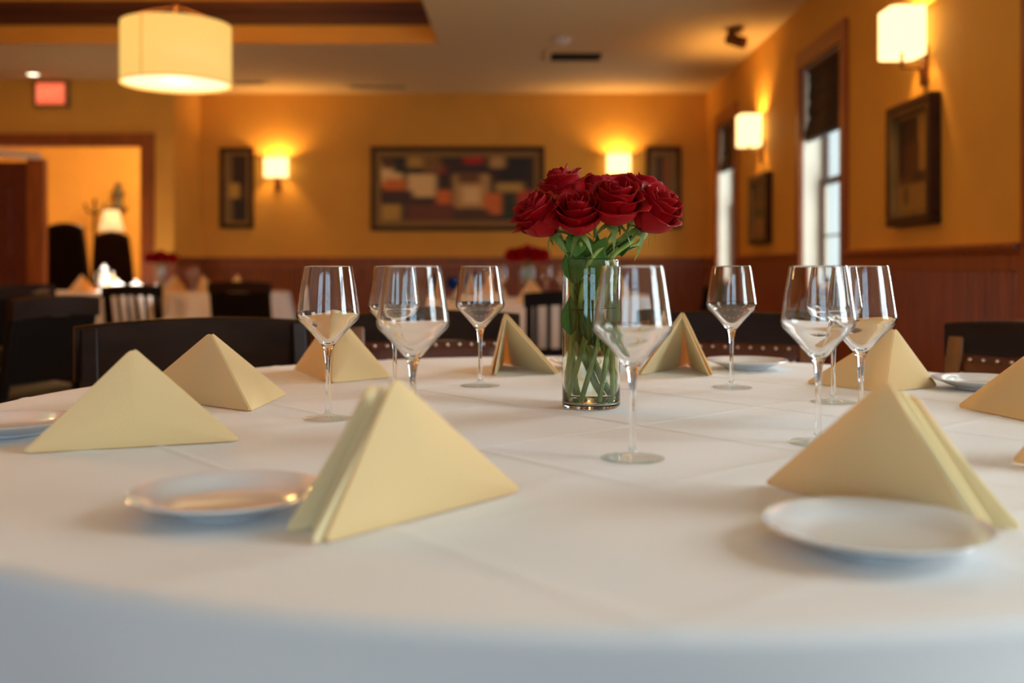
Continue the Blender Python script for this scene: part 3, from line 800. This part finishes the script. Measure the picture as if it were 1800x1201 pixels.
for i, (x, y, lb, a) in enumerate(NPOS):
    if sn is None: sn = small_napkin(x, y, a, lb, 1.25)
    else: dup(sn, (x, y, TZ), a, lb)
for i, (x, y, lb) in enumerate([(cx-0.28, cy-0.42, 'empty wine glass at the left front of the central back table'), (cx+0.10, cy-0.40, 'empty wine glass at the front of the central back table'),
        (cx+0.28, cy-0.12, 'empty wine glass right of the far roses'), (cx-0.36, cy+0.05, 'empty wine glass left of the far roses'), (cx+0.02, cy+0.4, 'empty wine glass behind the far roses'),
        (lx_-0.30, ly_+0.10, 'empty wine glass on the cloth below the small picture')]):
    dup(gl, (x, y, TZ+0.0004), 0.3*i, lb, 'wine glasses on the background tables')
def goblet(x, y, label):
    t = thing('blue_goblet', (x, y, TZ+0.0004), label, 'goblet', 'blue goblets on the central back table')
    obj('bowl', lathe(NB(), sp2([(0.006, 0.07), (0.025, 0.08), (0.036, 0.11), (0.034, 0.15)], 4)+sp2([(0.032, 0.15), (0.034, 0.11), (0.023, 0.083), (0, 0.076)], 4), 24), m_blueg, t)
    obj('stem', lathe(NB(), [(0.03, 0), (0.03, 0.003), (0.006, 0.01), (0.005, 0.05), (0.006, 0.07)], 24), m_blueg, t)
goblet((796-CX)/FPX*6.35, 6.35, 'blue goblet seen left of the small far wine glass')
goblet((826-CX)/FPX*6.5, 6.50, 'blue goblet seen through the small far wine glass')
# far bouquets
def far_bouquet(x, y, label_v, label_r, gname, n=7, sc=0.05):
    v = thing('cylinder_vase', (x, y, TZ+0.0004), label_v, 'vase', 'vases on the background tables')
    o = bpy.data.objects.new('glass_cylinder', va.children[0].data); COL.objects.link(o); o.parent = v
    for k in range(n):
        a = 2*PI*k/(n-1); rr = 0.0 if k == n-1 else 0.085
        c = Vector((x+rr*math.cos(a), y+rr*math.sin(a), TZ+0.272+(0.02 if rr == 0 else 0)))
        r = thing('red_rose', (x, y, TZ+0.012), label_r, 'rose', gname)
        ax = Vector((math.cos(a)*0.6*(rr > 0), math.sin(a)*0.6*(rr > 0), 0.8)).normalized()
        p = bpy.data.objects.new('petals', HEADS[k % 3]); COL.objects.link(p); p.parent = r
        p.matrix_local = Matrix.Translation(c-ax*0.03-r.location) @ basis(ax, k) @ Matrix.Scale(sc, 4)
        P = [c-ax*0.03-r.location, Vector((0.02*math.cos(a), 0.02*math.sin(a), 0.19)), Vector((-0.02*math.cos(a), -0.02*math.sin(a), 0.01))]
        obj('stem', tube(NB(), spline(P, 4), 0.003, 6), m_stem, r)
far_bouquet((927-CX)/FPX*6.55, 6.55, 'glass vase of roses on the central back table', 'dark red rose in the vase on the central back table', 'roses on the central back table', 7, 0.052)
far_bouquet((283-CX)/FPX*8.7, 8.7, 'glass vase of roses on the back table beside the door casing', 'dark red rose on the back table beside the door casing', 'roses beside the door casing', 5, 0.05)

# ------------------------------------------------------------------ lamps
def sconce(p, n, label, w=0.21, dp=0.17, h=0.23, e=9.0):
    """p: wall point at the shade centre, n: out of the wall (unit, along x or y)"""
    ang = math.atan2(n[1], n[0])+PI/2                  # local -y = out of wall
    t = thing('wall_sconce', p, label, 'wall lamp', 'shaded wall lamps', ang)
    bm = NB(); g = 0.03; th = 0.004
    ys = (-g-dp, -g); r = 0.035
    pts = []
    for (sx, sy) in ((1, -1), (1, 1), (-1, 1), (-1, -1)):
        cxx, cyy = sx*(w/2-r), -g-dp/2+sy*(dp/2-r)
        a0 = math.atan2(sy, sx)-PI/4
        for k in range(5): a = a0+PI/2*k/4; pts.append((cxx+r*math.cos(a), cyy+r*math.sin(a)))
    lo, hi = [bm.verts.new((x, y, -h/2)) for x, y in pts], [bm.verts.new((x, y, h/2)) for x, y in pts]
    for k in range(len(pts)): m = (k+1) % len(pts); bm.faces.new((lo[k], lo[m], hi[m], hi[k]))
    solid(obj('shade', bm, m_shade, t), th)
    bm = NB(); box(bm, -0.035, 0.035, -0.022, 0, -h/2-0.13, -h/2+0.05); obj('backplate', bm, m_bronze, t, bevel=0.006)
    bm = NB(); tube(bm, [(0, -0.02, -h/2-0.05), (0, -g-dp/2, -h/2-0.05), (0, -g-dp/2, -h/2+0.03)], 0.009, 10); obj('arm', bm, m_bronze, t)
    bm = NB(); ball(bm, Vector((0, -g-dp/2, -0.02)), 0.03, 14, 10); obj('bulb', bm, m_bulb, t)
    point('sconce_light', (0, -g-dp/2, 0.03), e, WARM, 0.04, t)
    return t
sconce((XW, 4.80, 2.07), (-1, 0), 'bright box wall lamp at top right above the large framed picture', 0.21, 0.165, 0.22, 20)
sconce((XW, 8.02, 2.04), (-1, 0), 'box wall lamp on the right wall between its two windows', 0.21, 0.165, 0.24, 20)
for px, py, lb in ((489, 296, 'small wall lamp on the back wall, right of the narrow picture'), (1086, 290, 'small wall lamp on the back wall just above the roses')):
    q = AT(px, py, YB); sconce((q.x, YB, q.z), (0, -1), lb, 0.23, 0.12, 0.19, 20)

def pendant(x, y, zb, label):
    t = thing('drum_pendant', (x, y, zb), label, 'pendant lamp', 'drum pendants'); R, h = 0.33, 0.37
    bm = NB(); lathe(bm, [(R, 0.0), (R*0.995, h)], 72); solid(obj('drum_shade', bm, m_drum, t), 0.004)
    bm = NB(); lathe(bm, [(0, 0.018), (R-0.01, 0.018)], 64); solid(obj('diffuser', bm, m_diff, t), 0.004)
    bm = NB()
    for a in (R_(-108), R_(12), R_(132)):
        M = Matrix.Rotation(a, 4, 'Z'); box(bm, R-0.002, R+0.0035, -0.006, 0.006, 0.0, h, M)
    lathe(bm, [(R+0.002, 0.0), (R+0.005, 0.0), (R+0.005, 0.012), (R+0.002, 0.012)], 64, True)
    obj('seam_strips', bm, m_seam, t)
    bm = NB()
    for k in range(3):
        a = 2*PI*k/3; tube(bm, [(0, 0, h+0.12), (R*math.cos(a), R*math.sin(a), h)], 0.004, 6)
    obj('spider_rods', bm, m_bronze, t)
    tube_top = TZ1-zb
    obj('suspension_cord', tube(NB(), [(0, 0, h+0.11), (0, 0, tube_top-0.02)], 0.005, 8), m_bronze, t)
    obj('canopy_plate', lathe(NB(), [(0, tube_top-0.03), (0.06, tube_top-0.03), (0.07, tube_top), (0, tube_top)], 24), m_bronze, t)
    point('pendant_light', (0, 0, 0.25), 60, WARM, 0.08, t)
    point('pendant_light', (0, 0, -0.06), 22, WARM, 0.12, t)
    return t
PD = 6.38
pendant((310-CX)/FPX*PD, PD, CZ+(HY-149)/FPX*PD, 'large glowing drum pendant lamp at upper left')
pendant(-2.15, 3.0, CZ+(HY-149)/FPX*PD, 'added drum pendant lamp hanging nearer, unseen beyond the top left of the frame')  # added pendant out of view, put in for warm ambient light
pendant(-4.3, 4.6, CZ+(HY-149)/FPX*PD, 'added unseen drum pendant lamp over the left part of the room')  # another added pendant out of view, also there as ambient fill

# exit sign
q = AT(93, 166, YJ)
t = thing('exit_sign', (q.x, YJ, q.z), 'glowing red exit sign high on the wall above the doorway', 'exit sign')
bm = NB(); box(bm, -0.165, 0.165, -0.05, 0, -0.125, 0.125); obj('housing', bm, m_gilt, t, bevel=0.006)
bm = NB(); box(bm, -0.135, 0.135, -0.056, -0.0502, -0.10, 0.10); obj('lit_panel', bm, m_exit, t, bevel=0.002)
cu = bpy.data.curves.new('exit_text', 'FONT'); cu.body = 'EXIT'; cu.size = 0.125; cu.extrude = 0.0015; cu.align_x = 'CENTER'; cu.align_y = 'CENTER'
tmp = bpy.data.objects.new('tmp', cu); COL.objects.link(tmp); bpy.context.view_layer.update()
lm = bpy.data.meshes.new_from_object(tmp.evaluated_get(bpy.context.evaluated_depsgraph_get())); bpy.data.objects.remove(tmp)
lm.materials.clear(); lm.materials.append(m_exitl)
tx = bpy.data.objects.new('lettering', lm); COL.objects.link(tx); tx.parent = t; tx.location = (0, -0.058, 0); tx.rotation_euler = (PI/2, 0, 0)

# ceiling fittings
def vent(px, py, w_, l_, label, dark=True):
    d = FPX*(ZC-CZ)/(HY-py); x = (px-CX)/FPX*d
    t = thing('ceiling_vent', (x, d, ZC), label, 'vent', 'ceiling vents')
    bm = NB(); e = 0.05
    for (a, b, c, f) in ((-w_, w_, -l_, -l_+e), (-w_, w_, l_-e, l_), (-w_, -w_+e, -l_+e, l_-e), (w_-e, w_, -l_+e, l_-e)): box(bm, a, b, c, f, -0.018, 0)
    obj('frame', bm, m_ceil, t, bevel=0.004)
    bm = NB(); box(bm, -w_+e, w_-e, -l_+e, l_-e, -0.003, -0.0005); obj('duct_opening', bm, m_dark, t)
    bm = NB()
    for k in range(5): yy = -l_+e+0.03+(2*l_-2*e-0.06)*k/4; beam(bm, (-w_+e, yy, -0.012), (w_-e, yy, -0.012), 0.02, 0.002, Vector((0, 0.6, 0.8)))
    obj('louvers', bm, m_dark, t)
vent(1012, 97, 0.26, 0.22, 'dark square ceiling vent above the central painting')
vent(665, 150, 0.32, 0.10, 'flat grey ceiling vent near the back wall left of centre')
vent(437, 143, 0.18, 0.10, 'small grey ceiling vent behind the drum pendant')
d = FPX*(ZC-CZ)/(HY-68); t = thing('smoke_detector', ((988-CX)/FPX*d, d, ZC), 'pale round smoke detector on the ceiling by the square vent', 'smoke detector')
obj('base', lathe(NB(), [(0, 0), (0.075, 0), (0.075, -0.02), (0.06, -0.028), (0, -0.028)], 24), m_white, t)
obj('dome', lathe(NB(), [(0.05, -0.028), (0.045, -0.045), (0, -0.05)], 24), m_white, t)
d = FPX*(ZC-CZ)/(HY-52); t = thing('ceiling_spotlight', ((1292-CX)/FPX*d, d, ZC), 'small bronze spotlight on the ceiling near the right wall', 'spotlight')
obj('mount', lathe(NB(), [(0, 0), (0.06, 0), (0.06, -0.02), (0, -0.02)], 24), m_bronze, t)
obj('arm', tube(NB(), [(0, 0, -0.02), (0, 0, -0.07)], 0.01, 8), m_bronze, t)
bm = NB(); tube(bm, [(-0.05, 0.03, -0.06), (0.06, -0.05, -0.11)], [0.04, 0.045], 16); obj('lamp_head', bm, m_bronze, t)
d = FPX*(ZC-CZ)/(HY-130); t = thing('recessed_downlight', ((58-CX)/FPX*d, d, ZC), 'tiny bright recessed downlight in the ceiling beside the exit sign', 'downlight')
obj('trim_ring', lathe(NB(), [(0.05, 0), (0.075, 0), (0.075, -0.008), (0.05, -0.008)], 24, True), m_white, t)
obj('lens', lathe(NB(), [(0, -0.004), (0.05, -0.004)], 24), m_bulb, t)

# ------------------------------------------------------------------ pictures
def art_mat(name):
    m = bpy.data.materials.new(name); m.use_nodes = True; nt = m.node_tree
    a = nt.nodes.new('ShaderNodeVertexColor'); a.layer_name = 'paint'
    nt.links.new(a.outputs['Color'], nt.nodes['Principled BSDF'].inputs['Base Color'])
    nt.nodes['Principled BSDF'].inputs['Roughness'].default_value = 0.5; return m
m_art = art_mat('oil_paint')
def art(bm_fn, blobs, bg, name, parent, nu, nv):
    """flat painted canvas: coloured strokes (u0,u1,v0,v1,rgb) over a ground colour, v from the top"""
    bm = NB(); grid(bm, bm_fn, nu, nv); bm.verts.ensure_lookup_table()
    o = obj(name, bm, m_art, parent, smooth=False)
    ca = o.data.color_attributes.new('paint', 'FLOAT_COLOR', 'POINT')
    for i in range(nu+1):
        for j in range(nv+1):
            u, v = i/nu, j/nv; c = Vector(srgb(*bg)[:3])
            for (u0, u1, v0, v1, rgb) in blobs:
                du = max(0, max(u0-u, u-u1)); dv_ = max(0, max(v0-v, v-v1))
                k = max(0, 1-math.hypot(du*1.0, dv_)/0.06); k = k*k*(3-2*k)
                c = c*(1-k)+Vector(srgb(*rgb)[:3])*k
            ca.data[i*(nv+1)+j].color = (*c, 1)
    return o
def picture(p, n, w_, h_, label, blobs, bg, mat_w=0.03, fr=0.045, depth=0.035):
    ang = math.atan2(n[1], n[0])+PI/2
    t = thing('framed_picture', p, label, 'picture', 'framed pictures on the walls', ang)
    bm = NB()
    for (a, b, c, d_) in ((-w_/2, w_/2, h_/2-fr, h_/2), (-w_/2, w_/2, -h_/2, -h_/2+fr), (-w_/2, -w_/2+fr, -h_/2+fr, h_/2-fr), (w_/2-fr, w_/2, -h_/2+fr, h_/2-fr)):
        box(bm, a, b, -depth, 0, c, d_)
    obj('frame', bm, m_frame, t, bevel=0.006)
    bm = NB(); iw, ih = w_/2-fr, h_/2-fr; e = 0.012
    for (a, b, c, d_) in ((-iw, iw, ih-e, ih), (-iw, iw, -ih, -ih+e), (-iw, -iw+e, -ih+e, ih-e), (iw-e, iw, -ih+e, ih-e)): box(bm, a, b, -depth+0.004, -0.002, c, d_)
    obj('gilt_slip', bm, m_gilt, t)
    bm = NB(); box(bm, -iw+e, iw-e, -0.012, -0.002, -ih+e, ih-e); obj('mat_board', bm, m_mat, t)
    aw, ah = iw-e-mat_w, ih-e-mat_w
    art(lambda u, v: Vector((-aw+2*aw*u, -0.0135, ah-2*ah*v)), blobs, bg, 'canvas', t, max(16, int(90*min(1, w_))), max(16, int(60*min(1, h_))))
    return t
CR, OL, OR, BK, RD, GR, TN = (238, 204, 140), (190, 152, 66), (220, 112, 36), (24, 14, 10), (190, 16, 16), (40, 50, 20), (196, 152, 88)
big = [(0.0, 0.11, 0.12, 0.42, CR), (0.03, 0.07, 0.05, 0.15, (90, 50, 20)), (0.11, 0.16, 0.02, 0.22, BK), (0.2, 0.3, 0.0, 0.14, OL), (0.22, 0.28, 0.2, 0.24, BK), (0.20, 0.33, 0.30, 0.60, CR), (0.04, 0.13, 0.38, 0.50, OR),
       (0.04, 0.18, 0.56, 0.70, (60, 26, 14)), (0.02, 0.10, 0.78, 1.0, OL), (0.37, 0.39, 0.15, 0.24, (150, 40, 24)), (0.30, 0.36, 0.02, 0.2, (130, 90, 30)), (0.39, 0.43, 0.55, 0.72, OR), (0.50, 0.68, 0.30, 0.78, TN), (0.56, 0.62, 0.5, 0.7, CR), (0.53, 0.62, 0.28, 0.38, (110, 66, 24)),
       (0.57, 0.64, 0.0, 0.07, RD), (0.80, 0.93, 0.03, 0.34, BK), (0.74, 0.78, 0.0, 0.14, TN), (0.70, 0.78, 0.6, 0.88, OR), (0.82, 0.88, 0.6, 0.95, GR), (0.92, 0.97, 0.55, 0.72, (190, 60, 20)), (0.78, 0.9, 0.44, 0.52, OL), (0.2, 0.45, 0.78, 1.0, (110, 50, 22)), (0.5, 0.68, 0.86, 1.0, (80, 46, 12))]
def backpic(px0, px1, py0, py1, label, blobs, bg, **k):
    a, b = AT(px0, py0, YB), AT(px1, py1, YB)
    return picture(((a.x+b.x)/2, YB, (a.z+b.z)/2), (0, -1), b.x-a.x, a.z-b.z, label, blobs, bg, **k)
backpic(652, 957, 258, 406, 'long framed still life painting on the middle of the back wall', big, (52, 26, 12), mat_w=0.05)
backpic(387, 447, 260, 402, 'narrow dark framed picture on the back wall at left', [(0.0, 0.25, 0, 1, (120, 95, 50)), (0.3, 1, 0.0, 0.42, (44, 22, 12)), (0.1, 0.6, 0.46, 0.62, OL), (0.4, 1.0, 0.7, 1.0, BK)], (70, 48, 22), mat_w=0.02)
backpic(1135, 1197, 258, 402, 'narrow framed picture on the back wall to the right of the roses', [(0.1, 0.5, 0.05, 0.5, (70, 48, 20)), (0.55, 0.8, 0.1, 0.5, (150, 80, 26)), (0.0, 1, 0.6, 1.0, (140, 112, 60))], (128, 100, 52), mat_w=0.03)
def rightpic(d0, d1, z0, z1, label, blobs, bg, **k):
    return picture((XW, (d0+d1)/2, (z0+z1)/2), (-1, 0), d1-d0, z1-z0, label, blobs, bg, **k)
rightpic(4.62, 5.18, 1.175, 1.772, 'large dark framed picture on the right wall below the bright wall lamp', [(0.0, 0.6, 0.0, 0.3, (56, 26, 12)), (0.62, 1.0, 0.0, 0.62, (165, 120, 50)), (0.0, 0.15, 0.1, 0.6, (40, 20, 14)), (0.25, 0.6, 0.3, 0.6, (84, 44, 18)), (0.45, 0.9, 0.62, 0.7, (60, 30, 12)), (0, 0.9, 0.75, 1.0, (150, 112, 50)), (0.2, 0.26, 0.78, 0.9, (70, 50, 20)), (0.85, 1, 0.72, 0.9, (150, 90, 50))], (92, 56, 24), mat_w=0.02, depth=0.055)
rightpic(7.72, 8.33, 1.15, 1.70, 'small framed picture on the right wall below the far box wall lamp', [(0, 1, 0, 0.3, (96, 64, 26)), (0, 1, 0.5, 0.66, (66, 62, 28)), (0, 0.6, 0.7, 1, (150, 100, 62))], (110, 78, 34), mat_w=0.03, depth=0.05)

# ------------------------------------------------------------------ room beyond the doorway
t = thing('side_table', (-4.35, 11.3, 0), 'polished dark table in the room beyond the doorway', 'table')
bm = NB(); box(bm, -0.75, 0.55, -0.35, 0.35, 0.73, 0.76); obj('tabletop', bm, m_wood, t, bevel=0.006)
for sx in (-0.7, 0.5):
    for sy in (-0.3, 0.3): bm = NB(); beam(bm, (sx, sy, 0), (sx, sy, 0.73), 0.05, 0.05, Vector((0, 1, 0))); obj('leg', bm, m_wood, t)
def high_chair(x, y, face, label, zt):
    t = thing('high_back_chair', (x, y, 0), label, 'chair', 'high-backed chairs beyond the doorway', face)
    bm = NB(); box(bm, -0.25, 0.25, -0.25, 0.2, 0.36, 0.48); obj('seat', bm, m_black, t, bevel=0.02)
    bm = NB()
    def fn(u, v): return Vector(((2*u-1)*(0.24-0.05*v*v), 0.2+0.10*v, 0.48+(zt-0.48)*v-0.05*(2*u-1)**2*v))
    grid(bm, fn, 10, 10); solid(obj('backrest', bm, m_black, t), 0.06)
    for sx in (-0.21, 0.21):
        for sy in (-0.21, 0.18): bm = NB(); beam(bm, (sx, sy, 0), (sx, sy, 0.36), 0.035, 0.035, Vector((0, 1, 0))); obj('leg', bm, m_black, t)
high_chair((153-CX)/FPX*10.8, 10.6, R_(176), 'black high-backed chair beyond the doorway, left of the glinting tableware', CZ+(HY-396)/FPX*10.9)
high_chair((222-CX)/FPX*12.2, 12.0, R_(184), 'black high-backed chair beyond the doorway behind the glinting tableware', CZ+(HY-410)/FPX*12.3)
q = AT(196, 405, 13.2)
t = thing('floor_lamp', (q.x, 13.2, 0), 'lamp with a cream cone shade beyond the doorway', 'lamp')
obj('base', lathe(NB(), [(0, 0), (0.15, 0), (0.15, 0.02), (0.02, 0.05), (0, 0.05)], 24), m_bronze, t)
obj('pole', tube(NB(), [(0, 0, 0.04), (0, 0, q.z+0.02)], 0.012, 8), m_bronze, t)
bm = NB(); lathe(bm, [(0.15, q.z), (0.09, q.z+0.26)], 32); solid(obj('lamp_shade', bm, m_lampc, t), 0.004)
point('lamp_light', (0, 0, q.z+0.13), 8, WARM, 0.05, t)
q = AT(208, 362, 14.1)
t = thing('statuette', (q.x, 14.1, q.z), 'dark statuette on a wall bracket beyond the doorway', 'statuette')
bm = NB(); box(bm, -0.10, 0.10, -0.16, 0.09, -0.06, -0.02); obj('wall_bracket', bm, m_dwood, t, bevel=0.01)
obj('figure', lathe(NB(), sp2([(0, -0.02), (0.06, -0.02), (0.065, 0.03), (0.05, 0.10), (0.085, 0.17), (0.06, 0.22), (0.03, 0.245), (0.045, 0.28), (0.03, 0.315), (0, 0.325)], 4), 20), m_statue, t)
q = AT(150, 380, 13.6)
t = thing('iron_candelabrum', (q.x, 13.9, 0), 'thin dark iron candelabrum beyond the doorway', 'candelabrum')
obj('base', lathe(NB(), [(0, 0), (0.16, 0), (0.16, 0.02), (0.02, 0.06), (0, 0.06)], 20), m_black, t)
zt = CZ+(HY-350)/FPX*13.9
obj('pole', tube(NB(), [(0, 0, 0.05), (0, 0, zt)], 0.02, 8), m_black, t)
obj('arms', tube(NB(), spline([(-0.13, 0, zt-0.06), (-0.10, 0, zt-0.16), (0, 0, zt-0.2), (0.10, 0, zt-0.16), (0.13, 0, zt-0.06)], 5), 0.014, 8), m_black, t)
# tableware that catches the light
def cloche(px, py, d, r, label):
    q = AT(px, py, d)
    t = thing('serving_cloche', (q.x, d, TZ+0.0002), label, 'cloche', 'white covered dishes on the back table')
    obj('tray', lathe(NB(), [(0, 0), (r*1.15, 0), (r*1.2, 0.012), (r*1.1, 0.008), (0, 0.006)], 32), m_porc, t)
    obj('dome', lathe(NB(), [(r*math.cos(a*PI/20), 0.008+r*0.85*math.sin(a*PI/20)) for a in range(0, 11)], 32), m_porc, t)
    obj('knob', lathe(NB(), [(0, r*0.85), (0.012, r*0.86+0.01), (0.016, r*0.86+0.024), (0, r*0.86+0.034)], 16), m_porc, t)
cloche(206, 490, 8.93, 0.085, 'white covered dish glinting above the black slat chair, the left one')
cloche(239, 490, 9.02, 0.078, 'white covered dish glinting above the black slat chair, the right one')
q = AT(183, 470, 9.05)
t = thing('coffee_pot', (q.x, 9.05, TZ+0.0002), 'tall white coffee pot left of the covered dishes on the back table', 'coffee pot')
obj('body', lathe(NB(), sp2([(0, 0), (0.04, 0), (0.048, 0.03), (0.045, 0.10), (0.030, 0.17), (0.032, 0.195)], 4)+[(0.0, 0.196)], 24), m_porc, t)
obj('lid', lathe(NB(), [(0.032, 0.1965), (0.02, 0.215), (0.008, 0.22), (0.01, 0.235), (0, 0.24)], 20), m_porc, t)
obj('handle', tube(NB(), spline([(-0.028, 0, 0.175), (-0.065, 0, 0.16), (-0.07, 0, 0.10), (-0.044, 0, 0.06)], 5), 0.006, 8), m_porc, t)
obj('spout', tube(NB(), spline([(0.042, 0, 0.08), (0.066, 0, 0.11), (0.08, 0, 0.17)], 5), [0.013]*6+[0.010]*5, 8), m_porc, t)
far = point('doorway_room_light', (-4.4, 12.3, 2.75), 190, (1.0, 0.78, 0.46), 0.25)
l = bpy.data.lights.new('added_dish_spot', 'SPOT'); l.energy = 1500; l.color = (1, 0.86, 0.7); l.spot_size = 0.30; l.spot_blend = 0.5; l.shadow_soft_size = 0.05  # added spot without a fitting, aimed down to whiten the covered dishes
o = bpy.data.objects.new('added_dish_spot', l); COL.objects.link(o); o.location = (-3.46, 8.97, ZC-0.03)
